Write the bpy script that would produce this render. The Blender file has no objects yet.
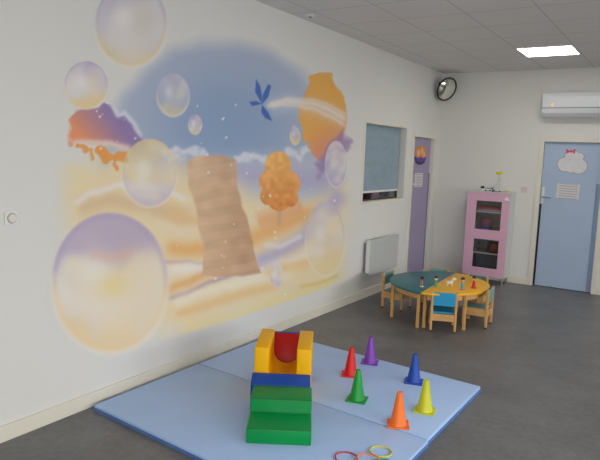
import bpy, bmesh, math, random
import numpy as np
from mathutils import Vector, Matrix
random.seed(4)
C = bpy.context.scene.collection
PI = math.pi
H = 3.017

# ------------------------------------------------------------------ materials
def lin(c):
    return tuple((v / 255 / 12.92) if v / 255 <= 0.04045 else ((v / 255 + 0.055) / 1.055) ** 2.4 for v in c)

def mat(name, rgb, rough=0.5, metal=0.0, var=0.06, scale=8.0, emit=0.0, spec=0.5, bump=0.0):
    m = bpy.data.materials.new(name); m.use_nodes = True
    nt = m.node_tree; b = nt.nodes['Principled BSDF']
    col = lin(rgb)
    tc = nt.nodes.new('ShaderNodeTexCoord')
    nz = nt.nodes.new('ShaderNodeTexNoise'); nz.inputs['Scale'].default_value = scale; nz.inputs['Detail'].default_value = 3
    nt.links.new(tc.outputs['Object'], nz.inputs['Vector'])
    rp = nt.nodes.new('ShaderNodeValToRGB')
    rp.color_ramp.elements[0].position = 0.3; rp.color_ramp.elements[1].position = 0.7
    rp.color_ramp.elements[0].color = tuple(max(0, v * (1 - var)) for v in col) + (1,)
    rp.color_ramp.elements[1].color = tuple(min(1, v * (1 + var)) for v in col) + (1,)
    nt.links.new(nz.outputs['Fac'], rp.inputs['Fac'])
    nt.links.new(rp.outputs['Color'], b.inputs['Base Color'])
    b.inputs['Roughness'].default_value = rough; b.inputs['Metallic'].default_value = metal
    b.inputs['Specular IOR Level'].default_value = spec
    if emit:
        b.inputs['Emission Color'].default_value = col + (1,); b.inputs['Emission Strength'].default_value = emit
    if bump:
        bp = nt.nodes.new('ShaderNodeBump'); bp.inputs['Strength'].default_value = bump; bp.inputs['Distance'].default_value = 0.002
        nt.links.new(nz.outputs['Fac'], bp.inputs['Height']); nt.links.new(bp.outputs['Normal'], b.inputs['Normal'])
    return m

def glass_mat(name, tint, refl=0.12, fres=0.6, milky=False):
    m = bpy.data.materials.new(name); m.use_nodes = True; nt = m.node_tree; nt.nodes.clear()
    o = nt.nodes.new('ShaderNodeOutputMaterial'); mx = nt.nodes.new('ShaderNodeMixShader')
    t = nt.nodes.new('ShaderNodeBsdfTransparent'); g = nt.nodes.new('ShaderNodeBsdfDiffuse' if milky else 'ShaderNodeBsdfGlossy')
    lw = nt.nodes.new('ShaderNodeLayerWeight'); lw.inputs['Blend'].default_value = 0.35
    ml = nt.nodes.new('ShaderNodeMath'); ml.operation = 'MULTIPLY_ADD'; ml.inputs[1].default_value = fres; ml.inputs[2].default_value = refl * 0.4
    nt.links.new(lw.outputs['Fresnel'], ml.inputs[0]); nt.links.new(ml.outputs[0], mx.inputs['Fac'])
    t.inputs['Color'].default_value = tint + (1,); g.inputs['Roughness'].default_value = 0.05; g.inputs['Color'].default_value = (0.85, 0.86, 0.86, 1)
    nt.links.new(t.outputs[0], mx.inputs[1]); nt.links.new(g.outputs[0], mx.inputs[2]); nt.links.new(mx.outputs[0], o.inputs['Surface'])
    return m

WALLRGB = (228, 227, 223)
M = {}
M['wall'] = mat('wall_paint', WALLRGB, 0.75, var=0.008, scale=2.0, spec=0.3)
M['trim'] = mat('white_trim', (230, 226, 212), 0.45, var=0.01)
M['cream'] = mat('cream_frame', (230, 226, 214), 0.45, var=0.01)
M['white'] = mat('white_plastic', (232, 232, 230), 0.35, var=0.01)
M['acwhite'] = mat('unit_white', (222, 226, 230), 0.3, var=0.01)
M['grey'] = mat('grey_plastic', (140, 142, 145), 0.45)
M['dark'] = mat('dark_grey', (40, 40, 44), 0.5)
M['black'] = mat('black_plastic', (22, 22, 24), 0.4)
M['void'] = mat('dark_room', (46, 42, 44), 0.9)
M['radiator'] = mat('radiator_glass', (198, 203, 200), 0.12, var=0.01)
M['purple_door'] = mat('purple_door', (164, 153, 184), 0.45, var=0.02, scale=3)
M['purple_guard'] = mat('purple_guard', (134, 123, 152), 0.5)
M['blue_door'] = mat('blue_door', (176, 196, 222), 0.4, var=0.015, scale=3)
M['blue_guard'] = mat('blue_guard', (148, 168, 202), 0.5)
M['metal'] = mat('brushed_metal', (190, 190, 192), 0.3, 0.9)
M['wood'] = mat('beech_wood', (214, 166, 104), 0.5, var=0.1, scale=14)
M['teal_top'] = mat('teal_laminate', (20, 112, 124), 0.35, var=0.06, scale=5)
M['yellow_top'] = mat('yellow_laminate', (246, 184, 6), 0.35, var=0.03)
M['teal_seat'] = mat('teal_seat', (104, 152, 148), 0.4)
M['teal_seat2'] = mat('pale_teal_seat', (124, 168, 164), 0.4)
M['blue_seat'] = mat('blue_seat', (24, 156, 206), 0.35, var=0.03)
M['pink'] = mat('pink_lacquer', (228, 180, 205), 0.35, var=0.02)
M['cabwhite'] = mat('cabinet_white', (214, 218, 216), 0.4, var=0.02)
M['mat_blue'] = mat('mat_vinyl', (174, 204, 248), 0.5, var=0.025, scale=4, bump=0.05)
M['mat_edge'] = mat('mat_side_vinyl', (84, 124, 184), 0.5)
M['f_green'] = mat('foam_green', (0, 142, 70), 0.42, spec=0.25, var=0.04, scale=6)
M['f_blue'] = mat('foam_blue', (22, 76, 170), 0.42, spec=0.25, var=0.04, scale=6)
M['f_yellow'] = mat('foam_yellow', (252, 188, 0), 0.42, spec=0.25, var=0.03, scale=6)
M['f_red'] = mat('foam_red', (180, 24, 18), 0.42, spec=0.25, var=0.04, scale=6)
M['seam'] = mat('seam_green', (3, 96, 44), 0.5)
CONE = dict(red=(226, 22, 22), purple=(128, 62, 180), green=(6, 160, 62), blue=(10, 74, 178), orange=(255, 124, 40), yellow=(208, 210, 36))
for k, v in CONE.items(): M['cone_' + k] = mat('cone_' + k, v, 0.4, var=0.02)
RING = dict(red=(206, 30, 42), orange=(250, 120, 50), yellow=(226, 218, 20), green=(20, 160, 90))
for k, v in RING.items(): M['ring_' + k] = mat('ring_' + k, v, 0.4, var=0.02)
M['glass'] = glass_mat('clear_glass', (0.93, 0.95, 0.95))
M['cabglass'] = glass_mat('cabinet_glass', (0.86, 0.86, 0.88), 0.02)
M['vaseglass'] = glass_mat('vase_glass', (0.985, 0.99, 0.99), 0.3, 0.12, True)
M['mirror'] = mat('mirror_glass', (225, 226, 215), 0.06, 1.0, var=0.01)
M['lamp'] = mat('lamp_diffuser', (255, 252, 244), 0.5, emit=13.0, var=0.0)
def sm(n, rgb, r=0.5, **k):
    M[n] = mat(n, rgb, r, **k)
sm('yellow', (244, 216, 10)); sm('orange_red', (214, 66, 26)); sm('pale_blue', (176, 190, 214)); sm('mauve', (166, 92, 130))
sm('book_blue', (36, 92, 190)); sm('brown', (132, 92, 70)); sm('terracotta', (152, 84, 64)); sm('leaf', (96, 128, 52)); sm('bin_grey', (112, 112, 122))
sm('skin', (224, 178, 140)); sm('toy_red', (206, 30, 30)); sm('toy_teal', (74, 170, 176)); sm('toy_coral', (206, 104, 84)); sm('toy_green', (96, 158, 60)); sm('toy_pink', (226, 70, 120)); sm('toy_dark', (44, 34, 34)); sm('toy_white', (236, 234, 222))
sm('cup_orange', (232, 150, 84)); sm('cup_peach', (244, 194, 140)); sm('cup_purple', (92, 62, 170)); sm('cup_dark', (56, 44, 60)); sm('card_white', (222, 222, 226)); sm('card_edge', (160, 158, 162)); sm('bow', (226, 96, 112)); sm('amber', (255, 176, 110), emit=0.8)
sm('stem', (150, 186, 130)); sm('outlet_pink', (222, 206, 204)); sm('rubber', (60, 40, 34))

def floor_mat():
    m = bpy.data.materials.new('vinyl_floor'); m.use_nodes = True; nt = m.node_tree; b = nt.nodes['Principled BSDF']
    tc = nt.nodes.new('ShaderNodeTexCoord')
    n1 = nt.nodes.new('ShaderNodeTexNoise'); n1.inputs['Scale'].default_value = 2.2; n1.inputs['Detail'].default_value = 7; n1.inputs['Roughness'].default_value = 0.65
    n2 = nt.nodes.new('ShaderNodeTexNoise'); n2.inputs['Scale'].default_value = 22; n2.inputs['Detail'].default_value = 4
    mx = nt.nodes.new('ShaderNodeMix'); mx.inputs[0].default_value = 0.35
    nt.links.new(tc.outputs['Object'], n1.inputs['Vector']); nt.links.new(tc.outputs['Object'], n2.inputs['Vector'])
    nt.links.new(n1.outputs['Fac'], mx.inputs[2]); nt.links.new(n2.outputs['Fac'], mx.inputs[3])
    r = nt.nodes.new('ShaderNodeValToRGB'); r.color_ramp.elements[0].position = 0.33; r.color_ramp.elements[1].position = 0.68
    r.color_ramp.elements[0].color = lin((92, 91, 92)) + (1,); r.color_ramp.elements[1].color = lin((122, 121, 122)) + (1,)
    nt.links.new(mx.outputs[0], r.inputs['Fac']); nt.links.new(r.outputs['Color'], b.inputs['Base Color'])
    b.inputs['Roughness'].default_value = 0.42
    return m
M['floor'] = floor_mat()

def grid_fac(nt, tc, axis, off, pitch, half):
    sep = nt.nodes.new('ShaderNodeSeparateXYZ'); nt.links.new(tc.outputs['Object'], sep.inputs[0])
    def mth(op, a, b):
        n = nt.nodes.new('ShaderNodeMath'); n.operation = op
        for i, v in enumerate((a, b)):
            if v is None: continue
            if isinstance(v, (int, float)): n.inputs[i].default_value = v
            else: nt.links.new(v, n.inputs[i])
        return n.outputs[0]
    d = mth('ADD', sep.outputs[axis], -off + 100 * pitch + half)
    d = mth('MODULO', d, pitch)
    return mth('LESS_THAN', d, 2 * half), mth

def ceiling_mat():
    m = bpy.data.materials.new('ceiling_tiles'); m.use_nodes = True; nt = m.node_tree; b = nt.nodes['Principled BSDF']
    tc = nt.nodes.new('ShaderNodeTexCoord')
    fx, mth = grid_fac(nt, tc, 0, 0.25, 0.6, 0.008)
    fy, mth = grid_fac(nt, tc, 1, -1.15, 0.6, 0.008)
    f = mth('MAXIMUM', fx, fy)
    nz = nt.nodes.new('ShaderNodeTexNoise'); nz.inputs['Scale'].default_value = 60; nz.inputs['Detail'].default_value = 4
    nt.links.new(tc.outputs['Object'], nz.inputs['Vector'])
    r = nt.nodes.new('ShaderNodeValToRGB'); r.color_ramp.elements[0].position = 0.35; r.color_ramp.elements[1].position = 0.65
    r.color_ramp.elements[0].color = lin((222, 221, 219)) + (1,); r.color_ramp.elements[1].color = lin((230, 229, 227)) + (1,)
    nt.links.new(nz.outputs['Fac'], r.inputs['Fac'])
    mx = nt.nodes.new('ShaderNodeMix'); mx.data_type = 'RGBA'
    nt.links.new(f, mx.inputs[0]); nt.links.new(r.outputs['Color'], mx.inputs[6]); mx.inputs[7].default_value = lin((203, 202, 201)) + (1,)
    nt.links.new(mx.outputs[2], b.inputs['Base Color']); b.inputs['Roughness'].default_value = 0.9
    return m
M['ceiling'] = ceiling_mat()

def paper_mat(name, axis, off, pitch, axis2, lo, hi):
    m = bpy.data.materials.new(name); m.use_nodes = True; nt = m.node_tree; b = nt.nodes['Principled BSDF']
    tc = nt.nodes.new('ShaderNodeTexCoord')
    f, mth = grid_fac(nt, tc, axis, off, pitch, pitch * 0.2)
    sep = nt.nodes.new('ShaderNodeSeparateXYZ'); nt.links.new(tc.outputs['Object'], sep.inputs[0])
    f = mth('MULTIPLY', f, mth('GREATER_THAN', sep.outputs[axis2], lo)); f = mth('MULTIPLY', f, mth('LESS_THAN', sep.outputs[axis2], hi))
    mx = nt.nodes.new('ShaderNodeMix'); mx.data_type = 'RGBA'
    nt.links.new(f, mx.inputs[0]); mx.inputs[6].default_value = lin((222, 220, 222)) + (1,); mx.inputs[7].default_value = lin((188, 186, 194)) + (1,)
    nt.links.new(mx.outputs[2], b.inputs['Base Color']); b.inputs['Roughness'].default_value = 0.7
    return m

def blind_mat():
    m = bpy.data.materials.new('blue_grey_blind'); m.use_nodes = True; nt = m.node_tree; b = nt.nodes['Principled BSDF']
    tc = nt.nodes.new('ShaderNodeTexCoord')
    mp = nt.nodes.new('ShaderNodeMapping'); mp.inputs['Scale'].default_value = (1, 2.2, 5)
    nz = nt.nodes.new('ShaderNodeTexNoise'); nz.inputs['Scale'].default_value = 1.6; nz.inputs['Detail'].default_value = 2
    nt.links.new(tc.outputs['Object'], mp.inputs[0]); nt.links.new(mp.outputs[0], nz.inputs['Vector'])
    r = nt.nodes.new('ShaderNodeValToRGB'); r.color_ramp.elements[0].position = 0.38; r.color_ramp.elements[1].position = 0.55
    r.color_ramp.elements[0].color = lin((140, 161, 174)) + (1,); r.color_ramp.elements[1].color = lin((148, 168, 181)) + (1,)
    nt.links.new(nz.outputs['Fac'], r.inputs['Fac']); nt.links.new(r.outputs['Color'], b.inputs['Base Color']); b.inputs['Roughness'].default_value = 0.6
    return m
M['blind'] = blind_mat()

# ------------------------------------------------------------------ mesh helpers
def finish(name, bm, m, parent=None, smooth=False, loc=None, rot=None):
    bmesh.ops.recalc_face_normals(bm, faces=bm.faces)
    me = bpy.data.meshes.new(name); bm.to_mesh(me); bm.free()
    for p in me.polygons: p.use_smooth = smooth
    o = bpy.data.objects.new(name, me); C.objects.link(o)
    for mm in (m if isinstance(m, (list, tuple)) else [m]): me.materials.append(mm)
    if parent is not None: o.parent = parent
    if loc: o.location = loc
    if rot: o.rotation_euler = rot
    return o

def auto_smooth(o, ang=40):
    me = o.data
    for p in me.polygons: p.use_smooth = True
    bm = bmesh.new(); bm.from_mesh(me)
    for e in bm.edges:
        if len(e.link_faces) == 2 and e.calc_face_angle(0) > math.radians(ang): e.smooth = False
    bm.to_mesh(me); bm.free()
    return o

def box(bm, x0, x1, y0, y1, z0, z1, bev=0.0, seg=2, M4=None):
    vs = [bm.verts.new((x, y, z)) for x in (x0, x1) for y in (y0, y1) for z in (z0, z1)]
    fs = [bm.faces.new([vs[i] for i in f]) for f in ((0, 1, 3, 2), (4, 6, 7, 5), (0, 4, 5, 1), (2, 3, 7, 6), (0, 2, 6, 4), (1, 5, 7, 3))]
    es = list({e for f in fs for e in f.edges})
    new = vs
    if bev:
        r = bmesh.ops.bevel(bm, geom=es, offset=bev, segments=seg, profile=0.5, affect='EDGES')
        new = list({v for f in r['faces'] for v in f.verts} | {v for v in vs if v.is_valid})
    if M4 is not None: bmesh.ops.transform(bm, matrix=M4, verts=list({v for v in new if v.is_valid}))
    return bm

def prism(bm, pts, a0, a1, plane, bev=0.0, seg=2):
    """pts 2-D outline; plane 'xy' extrudes z, 'yz' extrudes x, 'xz' extrudes y"""
    def P(p, a):
        return {'xy': (p[0], p[1], a), 'yz': (a, p[0], p[1]), 'xz': (p[0], a, p[1])}[plane]
    A = [bm.verts.new(P(p, a0)) for p in pts]; B = [bm.verts.new(P(p, a1)) for p in pts]
    n = len(pts); fs = [bm.faces.new(A), bm.faces.new(B[::-1])]
    for i in range(n): fs.append(bm.faces.new([A[i], B[i], B[(i + 1) % n], A[(i + 1) % n]]))
    if bev:
        bmesh.ops.recalc_face_normals(bm, faces=fs)
        es = [e for e in {e for f in fs for e in f.edges} if e.calc_face_angle(0) > 0.5]
        bmesh.ops.bevel(bm, geom=es, offset=bev, segments=seg, profile=0.5, affect='EDGES')
    return bm

def lathe(bm, prof, n=24, cx=0, cy=0, cz=0, sq=1.0):
    rings = []
    for r, z in prof:
        if r < 1e-5: rings.append([bm.verts.new((cx, cy, cz + z))])
        else: rings.append([bm.verts.new((cx + r * math.cos(2 * PI * i / n), cy + sq * r * math.sin(2 * PI * i / n), cz + z)) for i in range(n)])
    for a, b in zip(rings, rings[1:]):
        for i in range(n):
            j = (i + 1) % n
            if len(a) == 1 and len(b) == 1: continue
            if len(a) == 1: bm.faces.new([a[0], b[i], b[j]])
            elif len(b) == 1: bm.faces.new([a[i], a[j], b[0]])
            else: bm.faces.new([a[i], a[j], b[j], b[i]])
    return bm

def ball(bm, c, r, sc=(1, 1, 1), seg=16):
    ret = bmesh.ops.create_uvsphere(bm, u_segments=seg, v_segments=seg // 2 + 2, radius=r)
    for v in ret['verts']: v.co = Vector((v.co.x * sc[0] + c[0], v.co.y * sc[1] + c[1], v.co.z * sc[2] + c[2]))
    return bm

def tube(bm, p, q, r, r2=None, n=12):
    p, q = Vector(p), Vector(q); d = (q - p); L = d.length; R = d.to_track_quat('Z', 'Y').to_matrix().to_4x4()
    ret = bmesh.ops.create_cone(bm, cap_ends=True, segments=n, radius1=r, radius2=r if r2 is None else r2, depth=L, matrix=Matrix.Translation((p + q) / 2) @ R)
    return bm

def torus(bm, R, r, n=40, k=10, c=(0, 0, 0)):
    g = [[bm.verts.new((c[0] + (R + r * math.cos(2 * PI * j / k)) * math.cos(2 * PI * i / n), c[1] + (R + r * math.cos(2 * PI * j / k)) * math.sin(2 * PI * i / n), c[2] + r * math.sin(2 * PI * j / k))) for j in range(k)] for i in range(n)]
    for i in range(n):
        for j in range(k):
            bm.faces.new([g[i][j], g[(i + 1) % n][j], g[(i + 1) % n][(j + 1) % k], g[i][(j + 1) % k]])
    return bm

def tag(o, label, cat, group=None, kind=None):
    o['label'] = label; o['category'] = cat
    if group: o['group'] = group
    if kind: o['kind'] = kind
    return o

def thing(name, label, cat, loc=(0, 0, 0), rz=0, group=None):
    o = bpy.data.objects.new(name, None); C.objects.link(o); o.empty_display_size = 0.05
    o.location = loc; o.rotation_euler = (0, 0, rz)
    return tag(o, label, cat, group)

def struct(name, bm, m, parent=None, **k):
    o = finish(name, bm, m, parent, **k)
    if parent is None: o['kind'] = 'structure'
    return o

def copy_tree(o, parent=None):
    c = o.copy(); C.objects.link(c)
    if parent is not None: c.parent = parent
    for ch in list(o.children): copy_tree(ch, c)
    return c

def qb(*a, **k): return box(bmesh.new(), *a, **k)

# ------------------------------------------------------------------ camera
cam_d = bpy.data.cameras.new('camera'); cam = bpy.data.objects.new('camera', cam_d); C.objects.link(cam)
CL = np.array([3.22047765, -8.87431916, 1.74232015]); F = 597.6
fw = np.array([-0.53456441, 0.8356176, -0.12642834]); rt = np.array([0.83919806, 0.54253056, 0.03751272]); up = np.array([-0.09993753, 0.08604546, 0.9912662])
cam.matrix_world = Matrix(((rt[0], up[0], -fw[0], CL[0]), (rt[1], up[1], -fw[1], CL[1]), (rt[2], up[2], -fw[2], CL[2]), (0, 0, 0, 1)))
cam_d.sensor_width = 36; cam_d.sensor_fit = 'HORIZONTAL'; cam_d.lens = 36 * F / 600; cam_d.clip_start = 0.05
bpy.context.scene.camera = cam

# ------------------------------------------------------------------ room shell
XR, YF = 7.0, -11.5
struct('floor', qb(-1.0, XR, YF, 1.0, -0.1, 0), M['floor'])
struct('ceiling', qb(-0.12, XR, YF, 0.12, H, H + 0.1), M['ceiling'])
WL, WR, WB, WT = -2.497, -1.287, 1.197, 2.13        # window opening in the left wall
DL, DR, DT = -1.001, -0.236, 2.04                   # purple door opening
bm = bmesh.new()
for y0, y1, z0, z1 in ((YF, WL, 0, H), (WL, WR, 0, WB), (WL, WR, WT, H), (WR, DL, 0, H), (DL, DR, DT, H), (DR, 0.12, 0, H)):
    box(bm, -0.12, 0, y0, y1, z0, z1)
struct('wall_left', bm, M['wall'])
BL, BR = 1.51, 2.278
bm = bmesh.new()
for x0, x1, z0, z1 in ((0, BL, 0, H), (BL, BR, DT, H), (BR, XR, 0, H)): box(bm, x0, x1, 0, 0.12, z0, z1)
struct('wall_back', bm, M['wall'])
struct('wall_right', qb(XR, XR + 0.12, YF, 0.12, 0, H), M['wall'])
struct('wall_front', qb(-0.12, XR + 0.12, YF - 0.12, YF, 0, H), M['wall'])
# the unlit rooms behind the window and the doors
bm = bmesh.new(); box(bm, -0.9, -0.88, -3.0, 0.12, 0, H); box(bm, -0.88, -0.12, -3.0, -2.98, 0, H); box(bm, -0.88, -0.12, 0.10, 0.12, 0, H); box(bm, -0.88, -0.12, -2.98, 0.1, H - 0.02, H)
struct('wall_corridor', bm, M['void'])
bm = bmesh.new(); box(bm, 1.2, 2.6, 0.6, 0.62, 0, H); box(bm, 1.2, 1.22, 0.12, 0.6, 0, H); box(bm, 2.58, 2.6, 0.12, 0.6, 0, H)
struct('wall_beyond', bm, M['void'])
# baseboards
CW = 0.06
struct('baseboard_left', qb(0, 0.016, YF, DL - CW, 0, 0.10, 0.004), M['trim'])
struct('baseboard_left', qb(0, 0.016, DR + CW, -0.016, 0, 0.10, 0.004), M['trim'])
struct('baseboard_back', qb(0, BL - CW, -0.016, 0, 0, 0.10, 0.004), M['trim'])
struct('baseboard_back', qb(BR + CW, XR, -0.016, 0, 0, 0.10, 0.004), M['trim'])

# ---- window in the left wall
bm = bmesh.new()
w = 0.035
for a in ((WL - w, WL, WB - w, WT + w), (WR, WR + w, WB - w, WT + w), (WL, WR, WB - w, WB), (WL, WR, WT, WT + w)):
    box(bm, 0.0, 0.010, a[0], a[1], a[2], a[3], 0.003)
win = struct('window_1', bm, M['trim'])
bm = bmesh.new(); t = 0.022
for a in ((WL, WL + t, WB, WT), (WR - t, WR, WB, WT), (WL + t, WR - t, WB, WB + 0.012), (WL + t, WR - t, WT - t, WT)):
    box(bm, -0.115, -0.085, a[0], a[1], a[2], a[3])
finish('window_frame', bm, M['dark'], win)
finish('window_pane', qb(-0.098, -0.094, WL + t, WR - t, WB + 0.012, WT - t), M['glass'], win)
bl = thing('roller_blind', 'blue-grey roller blind lowered almost to the bottom of the window', 'blind', (-0.078, (WL + WR) / 2, 1.32))
hw = (WR - WL) / 2
finish('blind_fabric', qb(-0.004, 0.004, -hw + 0.004, hw - 0.03, 0.0, WT - 1.32 - 0.002), M['blind'], bl)
finish('bottom_bar', qb(-0.009, 0.010, -hw + 0.004, hw - 0.03, -0.026, 0.0, 0.004), M['white'], bl)

# ---- purple door
bm = bmesh.new()
for a in ((DL - CW, DL + 0.004, 0, DT + CW), (DR - 0.004, DR + CW, 0, DT + CW), (DL + 0.004, DR - 0.004, DT - 0.004, DT + CW)): box(bm, -0.10, 0.014, a[0], a[1], a[2], a[3], 0.003)
d1 = struct('door_1', bm, M['cream'])
leaf = finish('door_leaf', qb(-0.08, -0.04, DL + 0.006, DR - 0.006, 0.008, DT - 0.006, 0.002), M['purple_door'], d1)
finish('finger_guard', prism(bmesh.new(), [(-0.04, DR - 0.035), (-0.03, DR - 0.02), (-0.028, DR - 0.004), (-0.04, DR - 0.004)], 0.06, 1.53, 'xy'), M['purple_guard'], d1)
bm = bmesh.new(); box(bm, -0.04, -0.032, DL + 0.015, DL + 0.05, 1.24, 1.44, 0.003)
h = finish('door_handle', bm, M['white'], d1)
bm = bmesh.new(); tube(bm, (-0.034, DL + 0.032, 1.38), (0.015, DL + 0.032, 1.38), 0.009); tube(bm, (0.013, DL + 0.028, 1.38), (0.013, DL + 0.15, 1.375), 0.009)
finish('lever', bm, M['white'], h)

# ---- blue door
bm = bmesh.new()
for a in ((BL - CW, BL + 0.004, 0, DT + CW), (BR - 0.004, BR + CW, 0, DT + CW), (BL + 0.004, BR - 0.004, DT - 0.004, DT + CW)): box(bm, a[0], a[1], -0.014, 0.10, a[2], a[3], 0.003)
d2 = struct('door_2', bm, M['cream'])
finish('door_leaf', qb(BL + 0.008, BR - 0.006, 0.04, 0.08, 0.008, DT - 0.006, 0.002), M['blue_door'], d2)
finish('dark_gap_strip', qb(BL + 0.002, BL + 0.03, 0.03, 0.04, 0.01, 1.17), M['black'], d2)  # black strip put in for the dark gap between frame and leaf
finish('finger_guard', prism(bmesh.new(), [(BR - 0.07, 0.04), (BR - 0.035, 0.016), (BR - 0.004, 0.012), (BR - 0.004, 0.04)], 0.03, 1.49, 'xy'), M['blue_guard'], d2)
h = finish('door_handle', qb(BL + 0.02, BL + 0.055, 0.032, 0.04, 1.185, 1.41, 0.003), M['white'], d2)
bm = bmesh.new(); tube(bm, (BL + 0.037, 0.036, 1.27), (BL + 0.037, -0.015, 1.27), 0.009); tube(bm, (BL + 0.034, -0.013, 1.27), (BL + 0.15, -0.013, 1.265), 0.010)
finish('lever', bm, M['metal'], h)

# papers and cut-outs stuck on the doors
o = finish('paper_notice', qb(-0.145, 0.145, -0.001, 0.001, -0.105, 0.105), paper_mat('notice_lines', 2, 0.0, 0.034, 0, -0.12, 0.12), loc=(1.866, 0.038, 1.37), rot=(0, 0.015, 0))
tag(o, 'white landscape paper notice with grey text lines on blue door', 'paper')
o = finish('paper_notice', qb(-0.001, 0.001, -0.15, 0.15, -0.10, 0.10), paper_mat('sheet_lines', 2, 0.0, 0.04, 1, -0.11, 0.11), loc=(-0.0385, -0.64, 1.43))
tag(o, 'white paper notice taped below the cupcake on purple door', 'paper')

cc = thing('cupcake_cutout', 'orange and purple cupcake cut-out stuck high on purple door', 'sticker', (-0.0395, -0.635, 1.79))
cup = [(-0.225, -0.03), (-0.16, -0.115), (-0.06, -0.14), (0.06, -0.14), (0.16, -0.115), (0.225, -0.03)]
finish('cupcake_base', prism(bmesh.new(), cup, 0.0, 0.004, 'yz'), M['cup_dark'], cc)
finish('cupcake_wrapper', prism(bmesh.new(), [(-0.19, -0.035), (-0.15, -0.085), (-0.05, -0.105), (0.05, -0.105), (0.15, -0.085), (0.2, -0.035), (0.2, 0.0), (-0.2, 0.0)], 0.003, 0.007, 'yz'), M['cup_purple'], cc)
top = []
for i in range(40):
    a = PI * i / 39; rr = 1 + 0.07 * abs(math.sin(a * 4))
    top.append((0.205 * rr * math.cos(a), -0.02 + 0.15 * rr * math.sin(a) ** 0.8))
finish('cupcake_topping', prism(bmesh.new(), top + [(-0.1, -0.045), (0.0, -0.02), (0.1, -0.045)], 0.004, 0.010, 'yz'), M['cup_orange'], cc)
bm = bmesh.new()
for yy, zz, r in ((-0.10, 0.03, 0.045), (0.03, 0.06, 0.05), (0.12, 0.01, 0.035)): ball(bm, (0.010, yy, zz), r, (0.08, 1, 1), 12)
finish('icing', bm, M['cup_peach'], cc, smooth=True)

cl = thing('cloud_cutout', 'white cloud-shaped cut-out with small pink bow high on blue door', 'sticker', (1.885, 0.039, 1.775))
def blob_outline(circles, n=160):
    pts = []
    for i in range(n):
        a = 2 * PI * i / n; best = 0
        for cx, cz, r in circles:
            b = cx * math.cos(a) + cz * math.sin(a); c = cx * cx + cz * cz - r * r; disc = b * b - c
            if disc > 0: best = max(best, b + math.sqrt(disc))
        pts.append((best * math.cos(a), best * math.sin(a)))
    return pts
cir = [(-0.09, -0.04, 0.095), (0.0, 0.05, 0.10), (0.09, -0.06, 0.10), (0.0, -0.06, 0.09), (0.09, 0.07, 0.05), (-0.04, 0.08, 0.06)]
finish('card_backing', prism(bmesh.new(), blob_outline([(a, b, r + 0.008) for a, b, r in cir]), -0.003, 0.0, 'xz'), M['card_edge'], cl)
finish('cloud_front', prism(bmesh.new(), blob_outline(cir), -0.006, -0.003, 'xz'), M['card_white'], cl)
bm = bmesh.new()
for s in (-1, 1): prism(bm, [(-0.03, 0.135), (-0.03 + s * 0.055, 0.105), (-0.03 + s * 0.06, 0.175)], -0.012, -0.006, 'xz')
ball(bm, (-0.03, -0.009, 0.138), 0.019, (1, 0.5, 1), 10)
finish('bow', bm, M['bow'], cl)

# ------------------------------------------------------------------ wall mural (pigment computed per vertex, laid flat on the wall)
def proj(P):
    d = P - CL; z = d @ fw
    return 300 + F * (d @ rt) / z, 230 - F * (d @ up) / z
def sst(a, b, x):
    t = np.clip((x - a) / (b - a), 0, 1); return t * t * (3 - 2 * t)
def seg_dist(X, Y, pts, closed=False):
    D = np.full(X.shape, 1e9); T = np.zeros(X.shape); n = len(pts)
    for i in range(n if closed else n - 1):
        (ax, ay), (bx, by) = pts[i], pts[(i + 1) % n]
        dx, dy = bx - ax, by - ay; t = np.clip(((X - ax) * dx + (Y - ay) * dy) / (dx * dx + dy * dy), 0, 1)
        d = np.hypot(X - ax - t * dx, Y - ay - t * dy); k = d < D; D[k] = d[k]; T[k] = ((i + t) / (n - 1))[k]
    return D, T
def poly_sd(X, Y, pts):
    D, _ = seg_dist(X, Y, pts, True); ins = np.zeros(X.shape, bool); n = len(pts)
    for i in range(n):
        (ax, ay), (bx, by) = pts[i], pts[(i + 1) % n]
        if ay == by: continue
        c = ((ay > Y) != (by > Y)) & (X < (bx - ax) * (Y - ay) / (by - ay) + ax); ins ^= c
    return np.where(ins, D, -D)
rng = np.random.RandomState(7)
def vnoise(X, Y, s):
    g = rng.rand(80, 80); x = X / s + 3; y = Y / s + 3
    i = np.floor(x).astype(int); j = np.floor(y).astype(int); fx = x - i; fy = y - j; fx = fx * fx * (3 - 2 * fx); fy = fy * fy * (3 - 2 * fy)
    G = lambda a, b: g[a % 80, b % 80]
    return (G(i, j) * (1 - fx) + G(i + 1, j) * fx) * (1 - fy) + (G(i, j + 1) * (1 - fx) + G(i + 1, j + 1) * fx) * fy

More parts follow.
